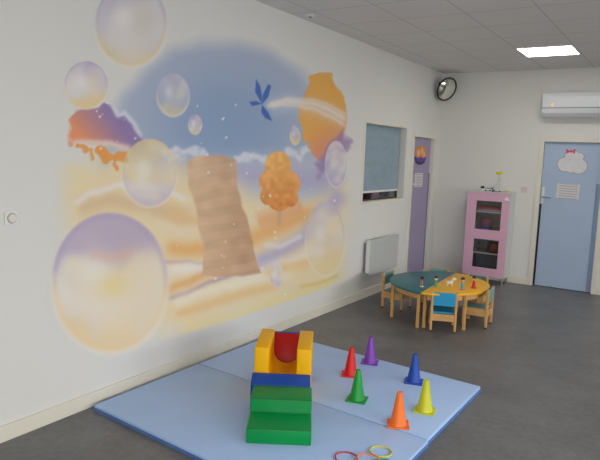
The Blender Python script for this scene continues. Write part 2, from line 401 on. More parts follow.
def paint(X, Y):
    WH = np.array(WALLRGB, float)
    col = np.tile(WH, X.shape + (1,)); A = np.zeros(X.shape)
    def over(rgb, m):
        nonlocal col, A
        m = np.clip(m, 0, 1); rgb = np.asarray(rgb, float)
        col = col * (1 - m[..., None]) + rgb * m[..., None]; A = np.maximum(A, m)
    n8, n20, n4 = vnoise(X, Y, 9), vnoise(X, Y, 24), vnoise(X, Y, 4)
    Xn, Yn = X + (n8 - .5) * 5 + (n4 - .5) * 3, Y + (vnoise(X, Y, 7) - .5) * 6
    # sky
    sky = poly_sd(X, Y, [(100, 165), (108, 120), (125, 92), (150, 66), (172, 48), (200, 40), (240, 42), (275, 54), (300, 72), (318, 92), (336, 130), (340, 175), (330, 200), (105, 200)])
    dc = np.hypot((X - 225) / 95, (Y - 128) / 78); t = sst(0.15, 1.15, dc)[..., None]
    skc = np.array([140, 164, 200.]) * (1 - t) + np.array([172, 184, 208.]) * t
    over(skc, sst(-9, 12, sky + (n20 - .5) * 6) * 0.96)
    # pale mist under the sky
    over((206, 208, 220), sst(142, 166, Y + (n8 - .5) * 8) * sst(-8, 6, sky) * 0.55)
    # lavender distance
    over((184, 180, 212), np.exp(-((Y - 178 - (X - 280) * .04) / 11) ** 2) * sst(215, 250, X) * sst(352, 325, X) * 0.95)
    # clouds on the horizon
    for cx, cy, r in ((168, 152, 6), (176, 150, 5), (184, 154, 5), (192, 151, 6), (201, 154, 5), (238, 158, 5), (246, 157, 6), (255, 155, 5), (262, 159, 5), (290, 152, 6), (298, 156, 5), (305, 150, 6), (175, 158, 6)):
        over((228, 230, 236), sst(1.15, 0.3, np.hypot((Xn - cx) / (r * 1.3), (Yn - cy) / r)) * 0.8)
    # cream dunes
    dune = poly_sd(X, Y, [(68, 165), (120, 150), (180, 160), (235, 178), (265, 196), (300, 200), (346, 186), (346, 275), (320, 292), (262, 312), (190, 330), (110, 340), (62, 300), (64, 230)])
    over((242, 222, 180), sst(-14, 24, dune + (n20 - .5) * 8) * 0.95)
    def stroke(pts, w, rgb, a, soft=1.0, one=None):
        D, T = seg_dist(X + (n20 - .5) * 3, Y + (n8 - .5) * 2, pts)
        over(rgb, np.exp(-(D / w) ** 2) * a * (sst(0, .12, T) * sst(1, .88, T)))
    stroke([(72, 160), (76, 200), (80, 232)], 14, (240, 222, 172), .4)
    stroke([(70, 210), (110, 200), (150, 206), (195, 222)], 9, (226, 196, 156), .85)
    stroke([(70, 208), (90, 194), (120, 185), (160, 188), (195, 204)], 3.5, (244, 236, 228), .9)
    stroke([(160, 212), (185, 218), (210, 222), (225, 215)], 8, (236, 200, 150), .9)
    stroke([(150, 222), (180, 232), (230, 234), (262, 214)], 6, (242, 226, 200), .6)
    stroke([(160, 247), (185, 250), (215, 250), (250, 240), (290, 222), (330, 205)], 9, (238, 184, 118), .9)
    stroke([(255, 224), (280, 214), (305, 206)], 9, (236, 170, 118), .7)
    stroke([(160, 262), (185, 262), (215, 264)], 2.2, (196, 164, 178), .7)
    stroke([(160, 270), (195, 268), (240, 270), (290, 262), (330, 250)], 7, (246, 240, 230), .95)
    stroke([(250, 268), (275, 254), (305, 236), (330, 212), (346, 186)], 8, (188, 180, 212), .85)
    stroke([(262, 245), (280, 246), (305, 234)], 3, (240, 232, 230), .7)
    stroke([(162, 292), (185, 284), (205, 274), (235, 268)], 5, (236, 186, 128), .9)
    stroke([(164, 300), (185, 294), (210, 282), (235, 275), (265, 270)], 2.5, (186, 156, 178), .75)
    stroke([(168, 306), (200, 294), (250, 280), (300, 272)], 6, (246, 236, 214), .9)
    stroke([(170, 316), (205, 306), (240, 294), (285, 284)], 5, (240, 200, 140), .75)
    stroke([(262, 276), (290, 266), (310, 262), (345, 250)], 6, (242, 206, 146), .8)
    stroke([(170, 330), (230, 318), (290, 298), (340, 274)], 8, (244, 224, 150), .55)
    stroke([(296, 288), (320, 282), (342, 275)], 2, (232, 206, 130), .8)
    # floating rock, left
    isl = poly_sd(Xn, Yn, [(70, 145), (69, 122), (75, 110), (92, 108), (104, 102), (113, 108), (118, 118), (124, 116), (132, 124), (140, 138), (143, 146), (132, 148), (112, 144), (92, 142)])
    t = np.clip((X - 74) / 48 + (130 - Y) / 60, 0, 1)[..., None]
    over(np.array([240, 150, 104.]) * (1 - t) + np.array([150, 126, 176.]) * t, sst(-1.5, 2, isl) * .95)
    stroke([(112, 104), (117, 116), (124, 113), (134, 124), (143, 140)], 2.4, (226, 226, 236), .85)
    stroke([(68, 143), (90, 142), (112, 144), (135, 150)], 3.2, (240, 214, 206), .9)
    for pts, w in (([(78, 147), (86, 149)], 2.5), ([(90, 148), (91, 157)], 1.8), ([(99, 150), (112, 158), (122, 158)], 5), ([(116, 158), (116.5, 170)], 1.8), ([(100, 150), (106, 160)], 4)):
        D, _ = seg_dist(Xn, Yn, pts); over((238, 160, 84), sst(w + 1, w - 1, D) * .9)
    # orange tree-like cloud, right
    tr = poly_sd(Xn, Yn, [(299, 110), (301, 96), (307, 86), (310, 78), (320, 73), (331, 74), (337, 84), (343, 96), (346, 110), (346, 128), (345, 138), (338, 148), (326, 156), (316, 161), (308, 146), (302, 132), (297, 120)])
    t = sst(118, 160, Y + (X - 320) * .6)[..., None]
    over(np.array([238, 172, 80.]) * (1 - t) + np.array([226, 150, 122.]) * t, sst(-1.2, 2, tr) * (.88 + .12 * n8))
    pu = poly_sd(Xn, Yn, [(330, 142), (343, 132), (348, 138), (353, 143), (347, 152), (340, 160), (328, 166), (318, 180), (314, 165)])
    over((158, 132, 180), sst(-3, 3, pu) * .8)
    # trail of light
    stroke([(264, 107), (290, 103), (320, 110), (350, 122)], 9, (226, 220, 226), .45)
    for off, w, a in ((-4, 2.2, .6), (0, 2.6, .9), (5, 2.0, .7)):
        stroke([(262, 107), (285, 102 + off * .6), (310, 103 + off), (330, 110 + off * 1.2), (350, 122 + off * 1.2)], w, (240, 230, 222), a)
    # plain blue butterfly
    for pts in ([(262, 104), (255, 92), (256, 79), (260, 86), (262, 96)], [(262, 104), (263, 94), (268, 84), (271, 86), (268, 97)], [(262, 104), (252, 106), (249, 102), (256, 101)], [(262, 105), (268, 112), (272, 121), (265, 118), (261, 112)]):
        over((70, 104, 184), sst(-.8, .8, poly_sd(X, Y, pts)))
    # sandstone pillar (tan) and orange shrub, painted on the dunes
    pil = poly_sd(X + (n8 - .5) * 3, Y + (n8 - .5) * 3, [(186, 160), (200, 155), (222, 154), (236, 160), (238, 186), (242, 206), (250, 226), (254, 250), (262, 274), (232, 277), (200, 275), (204, 250), (198, 226), (194, 204), (187, 184)])
    sh = np.clip((X - 188) / 60, 0, 1)[..., None]
    st = (sst(.35, .65, .5 + .5 * np.sin(Y * .36 + X * .05 + n20 * 5)))[..., None]
    over(np.array([232, 198, 164.]) * (1 - sh) + np.array([204, 164, 132.]) * sh - 7 * st + ((n8 - .5) * 16)[..., None], sst(-1.2, 1.6, pil) * .95)
    over((214, 176, 140), sst(1.2, -1.2, seg_dist(X, Y, [(280, 196), (279, 224)])[0] - 2.2) * .9)
    crown = np.minimum.reduce([np.hypot((X - a) / r, (Y - b) / (r * 1.15)) for a, b, r in ((278, 166, 13), (270, 182, 11), (288, 184, 12), (279, 196, 13), (290, 198, 8), (268, 196, 8))])
    over(np.array([240, 166, 88.]) + np.clip((Y - 180)[..., None] * np.array([-.5, -.9, -.6]), -30, 20) + ((n4 - .5) * 26)[..., None], sst(1.06, .94, crown) * .93)
    # sparkles
    r2 = np.random.RandomState(3)
    for _ in range(70):
        cx, cy = r2.uniform(85, 340), r2.uniform(100, 300); rr = r2.uniform(.6, 1.6)
        over((246, 244, 240), sst(1.3, .4, np.hypot(X - cx, Y - cy) / rr) * .75 * (A > .5))
    # bubbles
    def bubble(cx, cy, rx, ry, fill=.5, rim=(206, 190, 214), low=(240, 206, 140), top=(178, 160, 200), mid=(232, 228, 228)):
        u, v = (X - cx) / rx, (Y - cy) / ry; d = np.hypot(u, v)
        ins = sst(1.03, .97, d)
        over(mid, ins * fill)
        over(top, ins * sst(-.15, -.8, v + u * .2 + (n20 - .5) * .6) * .6)
        over(low, ins * sst(.15, .8, v - u * .1 + (n20 - .5) * .6) * .65)
        nb, nc = vnoise(X, Y, max(rx * .8, 5)), vnoise(X + Y * .4, Y - X * .3, max(rx * .6, 4))
        over(top, ins * sst(.3, 1, nb) * .38 * sst(.9, -.5, v)); over((244, 236, 226), ins * sst(.3, 1, nc) * .45)
        over((246, 242, 236), ins * np.exp(-((u + .25) / .28) ** 2 - ((v + .15) / .3) ** 2) * .6)
        over(low, ins * np.exp(-((u - .35) / .3) ** 2 - ((v + .1) / .45) ** 2) * .22)
        edge = np.exp(-((d - .96) / .06) ** 2)
        ec = np.array(top, float) * sst(.3, -.3, v)[..., None] + np.array(low, float) * (1 - sst(.3, -.3, v))[..., None]
        over(ec, edge * .38 * ins); over((244, 238, 228), np.exp(-((d - 1.0) / .05) ** 2) * .5 * sst(-.6, .6, v))
    bubble(131, 24, 36, 43, .75, top=(186, 176, 208), low=(226, 206, 160), mid=(222, 218, 224))
    bubble(86, 85, 22, 24, .8, top=(186, 170, 208))
    bubble(173, 95, 16.5, 21.5, .55, top=(196, 190, 214), low=(226, 210, 176), mid=(190, 194, 214))
    bubble(195, 124.5, 7, 10, .6); bubble(295, 135, 5.5, 10, .4)
    bubble(149.5, 173, 27.5, 34, .25, top=(228, 206, 150), low=(206, 194, 214))
    bubble(110, 283, 58.5, 70, .62, top=(178, 162, 200), low=(244, 212, 158), mid=(240, 232, 222))
    stroke([(88, 254), (110, 258), (134, 252)], 5, (226, 190, 176), .6)
    over((240, 218, 140), np.exp(-((X - 113) / 16) ** 2 - ((Y - 286) / 12) ** 2) * .6)
    bubble(325, 239, 20, 37, .55, top=(200, 190, 214), low=(240, 218, 160), mid=(240, 226, 200))
    bubble(336, 164, 11, 23, .45, top=(222, 206, 216), low=(190, 178, 208)); bubble(276.5, 274.5, 7, 12.5, .5, top=(220, 210, 222), low=(204, 190, 216))
    g = col.mean(-1, keepdims=True)
    col = g + (col - g) * 1.04
    col = col + (np.array(WALLRGB, float) + 6 - col) * 0.06 * A[..., None]
    A = np.where(A < .03, 0, A)
    return col, A

ny, nz = 520, 350
ys = np.linspace(-6.80, -2.62, ny); zs = np.linspace(0.28, 2.99, nz)
Yg, Zg = np.meshgrid(ys, zs, indexing='ij')
PX, PY = proj(np.stack([np.zeros_like(Yg), Yg, Zg], -1))
col, A = paint(PX, PY)
keep = A > 0.03
fmask = keep[:-1, :-1] & keep[1:, :-1] & keep[:-1, 1:] & keep[1:, 1:]
idx = np.arange(ny * nz).reshape(ny, nz)
quads = np.stack([idx[:-1, :-1], idx[1:, :-1], idx[1:, 1:], idx[:-1, 1:]], -1)[fmask]
used = np.unique(quads); remap = np.zeros(ny * nz, int); remap[used] = np.arange(len(used))
quads = remap[quads]
co = np.stack([np.full(ny * nz, 0.0015), Yg.ravel(), Zg.ravel()], -1)[used]
me = bpy.data.meshes.new('wall_mural'); me.from_pydata(co.tolist(), [], quads.tolist())
c01 = np.clip(col.reshape(-1, 3)[used] / 255, 0, 1)
cl_ = np.where(c01 <= .04045, c01 / 12.92, ((c01 + .055) / 1.055) ** 2.4)
ca = me.color_attributes.new('pigment', 'FLOAT_COLOR', 'POINT'); ca.data.foreach_set('color', np.c_[cl_, np.ones(len(cl_))].astype(np.float32).ravel())
mural = bpy.data.objects.new('wall_mural', me); C.objects.link(mural)
mm = bpy.data.materials.new('mural_paint'); mm.use_nodes = True
at = mm.node_tree.nodes.new('ShaderNodeAttribute'); at.attribute_name = 'pigment'
pb = mm.node_tree.nodes['Principled BSDF']; mm.node_tree.links.new(at.outputs['Color'], pb.inputs['Base Color']); pb.inputs['Roughness'].default_value = 0.75; pb.inputs['Specular IOR Level'].default_value = 0.3
me.materials.append(mm)
tag(mural, 'large airbrushed mural of bubbles, blue sky and golden dunes on left wall', 'mural')

# ------------------------------------------------------------------ ceiling fittings
cp = thing('ceiling_light', 'glowing square light panel set in the tiled ceiling', 'ceiling light', (1.75, -1.45, H))
bm = bmesh.new()
for a in ((-0.298, 0.298, -0.298, -0.285), (-0.298, 0.298, 0.285, 0.298), (-0.298, -0.285, -0.285, 0.285), (0.285, 0.298, -0.285, 0.285)): box(bm, a[0], a[1], a[2], a[3], -0.012, 0.0)
finish('light_frame', bm, M['white'], cp)
finish('light_diffuser', qb(-0.285, 0.285, -0.285, 0.285, -0.008, -0.001), M['lamp'], cp)
dt = thing('ceiling_sensor', 'small round white sensor on ceiling tile near the left wall', 'sensor', (0.14, -4.02, H))
finish('sensor_base', lathe(bmesh.new(), [(0, 0), (0.045, 0), (0.045, -0.007), (0.03, -0.012), (0, -0.012)], 20), M['white'], dt, smooth=False)
finish('sensor_dome', lathe(bmesh.new(), [(0.02, -0.011), (0.016, -0.018), (0.008, -0.022), (0, -0.022)], 20), M['grey'], dt, smooth=True)

# ------------------------------------------------------------------ convex mirror in the corner
mc = Vector((0.155, -0.26, 2.755))
nrm = Vector(fw * -1) * 0.76 + Vector(rt) * 0.44 - Vector(up) * 0.50; nrm.normalize()
mr = thing('convex_mirror', 'round convex safety mirror with black rim in the ceiling corner', 'mirror', mc)
mr.rotation_euler = nrm.to_track_quat('Z', 'Y').to_euler()
R_ = 0.165
finish('mirror_dome', lathe(bmesh.new(), [(R_ * math.sin(a * PI / 180 * 1.0) / math.sin(math.radians(50)), 0.035 * (math.cos(a * PI / 180) - math.cos(math.radians(50))) / (1 - math.cos(math.radians(50)))) for a in range(50, -1, -5)], 40), M['mirror'], mr, smooth=True)
finish('mirror_rim', torus(bmesh.new(), R_, 0.012), M['black'], mr, smooth=True)
finish('mirror_back', lathe(bmesh.new(), [(R_, -0.004), (R_ * 0.9, -0.02), (0.06, -0.035), (0, -0.035)], 32), M['black'], mr, smooth=True)
inv = mr.rotation_euler.to_matrix().inverted()
wp = inv @ (Vector((0.0, -0.16, 2.82)) - mc)
bm = bmesh.new(); tube(bm, (0, 0, -0.03), wp, 0.014); ball(bm, (0, 0, -0.04), 0.03)
finish('mirror_arm', bm, M['black'], mr)
bm = bmesh.new(); box(bm, 0, 0.012, -0.03, 0.03, -0.05, 0.05, 0.003)
bmesh.ops.transform(bm, matrix=Matrix.Translation(wp) @ inv.to_4x4(), verts=bm.verts)
finish('wall_plate', bm, M['black'], mr)

# ------------------------------------------------------------------ air conditioner
ac = thing('air_conditioner', 'white wall-mounted air conditioner above the blue door', 'air conditioner', (1.48, 0, 2.36))
W = 0.86
prof = [(0, 0.02), (-0.10, 0.0), (-0.17, 0.012), (-0.215, 0.06), (-0.225, 0.12), (-0.222, 0.27), (-0.205, 0.315), (-0.17, 0.325), (0, 0.325)]
finish('casing', prism(bmesh.new(), prof, 0, W, 'yz', 0.006, 2), M['acwhite'], ac)
finish('front_panel', prism(bmesh.new(), [(-0.222, 0.125), (-0.232, 0.13), (-0.229, 0.268), (-0.219, 0.272)], 0.006, W - 0.006, 'yz', 0.003, 2), M['acwhite'], ac)
finish('air_flap', prism(bmesh.new(), [(-0.165, 0.004), (-0.218, 0.05), (-0.229, 0.1), (-0.224, 0.1), (-0.21, 0.05), (-0.165, 0.012)], 0.03, W - 0.03, 'yz'), M['acwhite'], ac)
finish('air_slot', prism(bmesh.new(), [(-0.222, 0.112), (-0.2285, 0.113), (-0.2285, 0.122), (-0.222, 0.123)], 0.0, W, 'yz'), M['grey'], ac)
bm = bmesh.new()
for k in range(4): box(bm, 0.03 + 0.022 * k, 0.043 + 0.022 * k, -0.234, -0.229, 0.14, 0.165)
finish('white_marks', bm, M['white'], ac)  # row of four small white marks on the front panel
finish('amber_square', qb(0.125, 0.155, -0.234, -0.228, 0.135, 0.17, 0.004), M['amber'], ac)  # small amber square with faint emission, beside the white marks

# ------------------------------------------------------------------ wall switch, outlet, radiator
sw = thing('wall_thermostat', 'small square white dial control alone on left wall', 'switch', (0, -6.91, 1.316))
finish('plate', qb(0, 0.012, -0.042, 0.042, -0.038, 0.038, 0.004), M['white'], sw)
bm = lathe(bmesh.new(), [(0.026, 0), (0.026, 0.008), (0.02, 0.012), (0, 0.012)], 24)
bmesh.ops.transform(bm, matrix=Matrix.Translation((0.012, 0, 0)) @ Matrix.Rotation(PI / 2, 4, 'Y'), verts=bm.verts)
finish('dial', bm, M['trim'], sw)
bm = torus(bmesh.new(), 0.027, 0.003, 24, 6); bmesh.ops.transform(bm, matrix=Matrix.Translation((0.013, 0, 0)) @ Matrix.Rotation(PI / 2, 4, 'Y'), verts=bm.verts)
finish('dial_ring', bm, M['grey'], sw)
ot = thing('light_switch', 'small pale square switch on wall between cabinet and blue door', 'switch', (1.295, 0, 1.355))
finish('plate', qb(-0.042, 0.042, -0.010, 0, -0.042, 0.042, 0.003), M['outlet_pink'], ot)
finish('rocker', qb(-0.028, 0.028, -0.013, -0.009, -0.028, 0.028, 0.003), M['outlet_pink'], ot)
rd = thing('panel_radiator', 'pale glass panel radiator low on wall under the window', 'radiator', (0, -2.08, 0.31))
finish('front_panel', qb(0.105, 0.12, -0.335, 0.47, 0.0, 0.435, 0.004), M['radiator'], rd)
finish('heater_body', qb(0.045, 0.104, -0.332, 0.46, 0.02, 0.42, 0.008), M['white'], rd)
for y0 in (-0.3, 0.28): finish('wall_bracket', qb(0, 0.05, y0, y0 + 0.06, 0.05, 0.38), M['grey'], rd)

# ------------------------------------------------------------------ play mats
T = 0.04
def quad_slab(bm, q, z0, z1, bev):
    prism(bm, q, z0, z1, 'xy', bev, 2)
    return bm
def play_mat(q, label):
    cx = sum(p[0] for p in q) / 4; cy = sum(p[1] for p in q) / 4
    r = thing('play_mat', label, 'mat', (cx, cy, 0), 0, 'blue play mats')
    L = [(p[0] - cx, p[1] - cy) for p in q]
    o = finish('mat_cover', quad_slab(bmesh.new(), L, 0.008, T, 0.007), M['mat_blue'], r); auto_smooth(o, 60)
    s = [(p[0] * 1.004, p[1] * 1.004) for p in L]
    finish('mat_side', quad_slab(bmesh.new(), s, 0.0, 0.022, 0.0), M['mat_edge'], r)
    return r
A1, A2, A3, A4 = (0.075, -4.295), (2.062, -4.43), (2.050, -5.500), (0.075, -5.385)
play_mat([A1, A2, A3, A4], 'light blue vinyl play mat farther from camera, holding the cones')
B1, B2 = (0.070, -5.398), (2.058, -5.514)
play_mat([B1, B2, (2.045, -6.545), (0.068, -6.40)], 'light blue vinyl play mat nearer the camera, under green steps and rings')

# ------------------------------------------------------------------ foam play set
FR = math.atan2(0.532, 0.847)
FO = (1.197, -6.216, T)
def floc(u, v, z=0): return (FO[0] + u * math.cos(FR) - v * math.sin(FR), FO[1] + u * math.sin(FR) + v * math.cos(FR), T + z)
st = thing('foam_steps', 'green soft foam two-step block at the front of the climbing set', 'foam block', floc(0, 0), FR)
sp = [(0, 0), (0, 0.092), (0.232, 0.094), (0.236, 0.178), (0.452, 0.180), (0.452, 0)]
o = finish('step_body', prism(bmesh.new(), sp, 0, 0.385, 'yz', 0.008, 3), M['f_green'], st); auto_smooth(o)
bm = bmesh.new(); tube(bm, (0.004, 0.232, 0.0945), (0.381, 0.232, 0.0945), 0.004, n=8); tube(bm, (0.008, 0.005, 0.0895), (0.377, 0.005, 0.0895), 0.0035, n=8); tube(bm, (0.008, 0.240, 0.1755), (0.377, 0.240, 0.1755), 0.0035, n=8)
finish('seam_piping', bm, M['seam'], st)
bb = thing('foam_block', 'blue soft foam block between green steps and yellow arch', 'foam block', floc(0, 0.456), FR)
o = finish('block_cover', prism(bmesh.new(), [(0, 0), (0, 0.184), (0.114, 0.222), (0.114, 0)], -0.02, 0.376, 'yz', 0.008, 3), M['f_blue'], bb); auto_smooth(o)
finish('seam_piping', tube(bmesh.new(), (-0.012, 0.0045, 0.1815), (0.368, 0.0045, 0.1815), 0.0035, n=8), mat('seam_blue', (20, 56, 132)), bb)
ya = thing('foam_arch', 'yellow soft foam block with a U-shaped channel through it', 'foam block', floc(-0.010, 0.589), FR - 0.035)
hz, ww, c0, c1 = 0.392, 0.388, 0.098, 0.288
rad = (c1 - c0) / 2; cb = 0.135 + rad
out = [(0, 0), (0, hz), (c0, hz), (c0, cb)] + [((c0 + c1) / 2 - rad * math.cos(PI * i / 16), cb - rad * math.sin(PI * i / 16)) for i in range(1, 16)] + [(c1, cb), (c1, hz), (ww, hz), (ww, 0)]
o = finish('arch_body', prism(bmesh.new(), out, 0, 0.44, 'xz', 0.008, 3), M['f_yellow'], ya); auto_smooth(o, 35)
rw = thing('foam_wedge', 'red soft foam wedge with blue back behind the yellow arch', 'foam block', floc(0.014, 1.034), FR - 0.035)
o = finish('wedge_body', prism(bmesh.new(), [(0, 0), (0, 0.10), (0.11, 0.325), (0.13, 0.325), (0.13, 0)], 0, 0.37, 'yz', 0.006, 2), M['f_red'], rw); auto_smooth(o)
finish('back_panel', qb(0.0, 0.37, 0.131, 0.155, 0, 0.328, 0.005), M['f_blue'], rw)

# ------------------------------------------------------------------ cones
def make_cone():
    r = thing('sport_cone', '', 'cone')
    b = 0.07
    o = finish('cone_base', qb(-b, b, -b, b, 0, 0.008, 0.003), M['cone_red'], r)
    prof = [(0.056, 0.006), (0.054, 0.014), (0.0485, 0.03), (0.0185, 0.208), (0.0170, 0.217), (0.012, 0.2215), (0.009, 0.218), (0.007, 0.20), (0.0, 0.20)]
    finish('cone_body', lathe(bmesh.new(), prof, 32), M['cone_red'], r, smooth=True)
    return r
cone0 = make_cone(); first = True
def place_cone(c, x, y, rz, label):
    global first
    r = cone0 if first else copy_tree(cone0)
    if not first:
        for ch in r.children: ch.data = ch.data.copy()
    first = False
    for ch in r.children: ch.data.materials[0] = M['cone_' + c]
    r.location = (x, y, T); r.rotation_euler = (0, 0, rz); tag(r, label, 'cone', 'plastic cones on the mat')
place_cone('red', 1.16, -4.84, 0.45, 'red plastic training cone standing on the blue mat')
place_cone('purple', 1.155, -4.49, 0.35, 'purple plastic training cone on the mat, farthest from the camera')
place_cone('green', 1.425, -5.24, 0.25, 'green plastic training cone in front of the red cone')
place_cone('blue', 1.615, -4.665, 0.30, 'blue plastic training cone near the far edge of the mat')
place_cone('orange', 1.82, -5.43, 0.45, 'orange plastic training cone at the seam between the mats')
place_cone('yellow', 1.88, -5.12, 0.20, 'yellow plastic training cone near the right edge of the mat')

# ------------------------------------------------------------------ rings
for c, x, y, lab, dz in (('red', 1.758, -6.01, 'red thin plastic ring, leftmost of the rings on the mat', 0), ('orange', 1.872, -5.968, 'orange thin plastic ring lying beside the yellow ring', 0.0085), ('yellow', 1.886, -5.825, 'yellow thin plastic ring, farthest of the rings on the mat', 0), ('green', 1.968, -5.952, 'green thin plastic ring half under the orange ring at frame bottom', 0.0)):
    o = finish('plastic_ring', torus(bmesh.new(), 0.063, 0.004), M['ring_' + c], None, smooth=True, loc=(x, y, T + 0.004 + dz))
    tag(o, lab, 'ring', 'thin rings on the mat')

# ------------------------------------------------------------------ half-round tables
TZ = 0.395
def make_table(name, label, tm, cx, cy, Rr, sgn, ex, legs):
    """circle segment with its straight edge on x = ex, bulging to sgn"""
    t = thing(name, label, 'table', (ex, cy, 0), 0.060, 'half-round nursery tables')
    d = ex - cx
    def seg(R, e):
        a0 = math.acos(max(-1, min(1, (e if sgn > 0 else -e) / R)))
        pts = []
        for i in range(41):
            a = -a0 + 2 * a0 * i / 40; pts.append((cx - ex + sgn * R * math.cos(a), R * math.sin(a)))
        return pts
    o = finish('tabletop', prism(bmesh.new(), seg(Rr, d), TZ - 0.022, TZ, 'xy', 0.004, 2), tm, t); auto_smooth(o)
    bm = bmesh.new()
    o2 = seg(Rr - 0.055, d + sgn * 0.05); i2 = seg(Rr - 0.075, d + sgn * 0.07)
    n = len(o2)
    for z0, z1 in ((TZ - 0.085, TZ - 0.022),):
        vo = [[bm.verts.new((p[0], p[1], z)) for p in o2] for z in (z0, z1)]; vi = [[bm.verts.new((p[0], p[1], z)) for p in i2] for z in (z0, z1)]
        for i in range(n):
            j = (i + 1) % n
            bm.faces.new([vo[0][i], vo[0][j], vo[1][j], vo[1][i]]); bm.faces.new([vi[0][j], vi[0][i], vi[1][i], vi[1][j]])
            bm.faces.new([vo[0][j], vo[0][i], vi[0][i], vi[0][j]]); bm.faces.new([vo[1][i], vo[1][j], vi[1][j], vi[1][i]])
    finish('apron', bm, M['wood'], t)
    for lx, ly in legs:
        ca, sa = math.cos(0.06), math.sin(0.06); px, py = (lx - ex) * ca + (ly - cy) * sa, -(lx - ex) * sa + (ly - cy) * ca
        l = finish('leg', qb(px - 0.0155, px + 0.0155, py - 0.0155, py + 0.0155, 0.0, TZ - 0.022, 0.005), M['wood'], t)
    return t
make_table('half_round_table', 'teal half-round table with beech legs, straight edge against the yellow one', M['teal_top'], 1.166, -2.545, 0.672, -1, 1.030, [(1.024, -3.115), (0.645, -2.915), (0.66, -2.15), (0.985, -1.96)])
make_table('half_round_table', 'yellow half-round table with beech legs beside the pink cabinet', M['yellow_top'], 0.905, -2.555, 0.664, 1, 1.034, [(1.082, -3.085), (1.440, -2.89), (1.42, -2.19), (1.08, -2.0)])

# ------------------------------------------------------------------ chairs
def make_chair():
    r = thing('nursery_chair', '', 'chair')
    w, d, sz, bz = 0.13, 0.125, 0.205, 0.415
    seat = finish('seat', qb(-w + 0.018, w - 0.018, -d + 0.01, d, sz - 0.018, sz, 0.006), M['teal_seat'], r)
    bm = bmesh.new(); box(bm, -w + 0.016, w - 0.016, -0.007, 0.007, 0.27, bz - 0.008, 0.005)
    bmesh.ops.transform(bm, matrix=Matrix.Translation((0, -d - 0.006, 0)) , verts=bm.verts)
    finish('backrest', bm, M['teal_seat'], r)
    bm = bmesh.new()
    box(bm, -w + 0.02, w - 0.02, -d - 0.008, -d + 0.012, 0.115, sz - 0.02); box(bm, -w + 0.02, w - 0.02, d - 0.022, d - 0.004, 0.135, sz - 0.02)
    for s in (-1, 1): box(bm, s * (w - 0.011) - 0.009, s * (w - 0.011) + 0.009, -d + 0.012, d - 0.02, 0.125, sz - 0.004)
    finish('seat_frame', bm, M['wood'], r)
    for s in (-1, 1):
        bm = bmesh.new(); box(bm, s * (w - 0.011) - 0.012, s * (w - 0.011) + 0.012, -d - 0.016, -d + 0.012, 0.012, bz, 0.006)
        l = finish('leg', bm, M['wood'], r)
        finish('foot_tip', qb(s * (w - 0.011) - 0.011, s * (w - 0.011) + 0.011, -d - 0.015, -d + 0.011, 0.0, 0.014), M['rubber'], l)
        bm = bmesh.new(); box(bm, s * (w - 0.011) - 0.012, s * (w - 0.011) + 0.012, d - 0.024, d, 0.012, sz - 0.002, 0.006)
        l = finish('leg', bm, M['wood'], r)
        finish('foot_tip', qb(s * (w - 0.011) - 0.011, s * (w - 0.011) + 0.011, d - 0.023, d - 0.001, 0.0, 0.014), M['rubber'], l)
    return r
ch0 = make_chair(); cfirst = True
def place_chair(x, y, face, m, label):
    """x, y = middle of the seat; face = heading of the sitter in degrees (0 = +y)"""
    global cfirst
    r = ch0 if cfirst else copy_tree(ch0)
    for ch in r.children:
        if ch.name.startswith(('seat_frame', 'leg')): continue
        if ch.name.startswith(('seat', 'backrest')):
            if not cfirst: ch.data = ch.data.copy()
            ch.data.materials[0] = m
    cfirst = False
    r.location = (x, y, 0); r.rotation_euler = (0, 0, math.radians(face)); tag(r, label, 'chair', 'small nursery chairs around the tables')
place_chair(1.240, -2.985, 23, M['blue_seat'], 'small beech chair with bright blue backrest, its back to the camera')
place_chair(0.520, -2.495, -92, M['teal_seat'], 'small beech chair with teal backrest at left of teal table, near the radiator')
place_chair(0.785, -1.99, 187, M['teal_seat2'], 'small beech chair with teal backrest behind teal table, by purple door')
place_chair(1.475, -2.575, 93, M['teal_seat2'], 'small beech chair seen from the side at right end of yellow table')
place_chair(1.265, -2.08, 172, M['teal_seat'], 'small beech chair behind yellow table, in front of pink cabinet')

# ------------------------------------------------------------------ toy figures on the tables (plain peg toys)
def peg(label, x, y, h, body, head, base=None, slim=1.0, cap=None):
    t = thing('peg_figure', label, 'toy', (x, y, TZ), 0, 'small toys on the half-round tables')
    r = 0.02 * slim
    finish('peg_body', lathe(bmesh.new(), [(0, 0.0), (r, 0.0), (r, 0.006), (r * 0.8, h * 0.35), (r * 0.62, h * 0.62), (0.006, h * 0.7), (0, h * 0.7)], 16), body, t, smooth=True)
    finish('peg_head', ball(bmesh.new(), (0, 0, h * 0.8), h * 0.2 * min(1, slim + .1), (0.9, 0.9, 1), 14), head, t, smooth=True)
    if cap: finish('peg_cap', lathe(bmesh.new(), [(h * 0.185, h * 0.83), (h * 0.15, h * 0.95), (h * 0.08, h * 1.01), (0, h * 1.02)], 14), cap, t, smooth=True)
    if base: finish('peg_stand', lathe(bmesh.new(), [(0, 0), (r * 1.5, 0), (r * 1.5, 0.008), (0, 0.01)], 18), base, t)
peg('slim coral peg figure with dark head standing on teal table', 0.978, -2.935, 0.118, M['toy_coral'], M['toy_dark'], M['toy_white'], 0.7)
peg('green and white peg figure on a pale stand at straight edge of yellow table', 1.103, -2.86, 0.12, M['toy_green'], M['toy_white'], M['teal_seat2'], 0.8, M['toy_dark'])
peg('teal peg figure with dark cap and pink stand on yellow table', 1.360, -2.770, 0.13, M['toy_teal'], M['skin'], M['toy_pink'], 0.85, M['toy_dark'])
peg('red peg figure with dark cap, rightmost toy on yellow table', 1.433, -2.612, 0.13, M['toy_red'], M['skin'], M['toy_red'], 1.0, M['toy_dark'])
bm = bmesh.new()
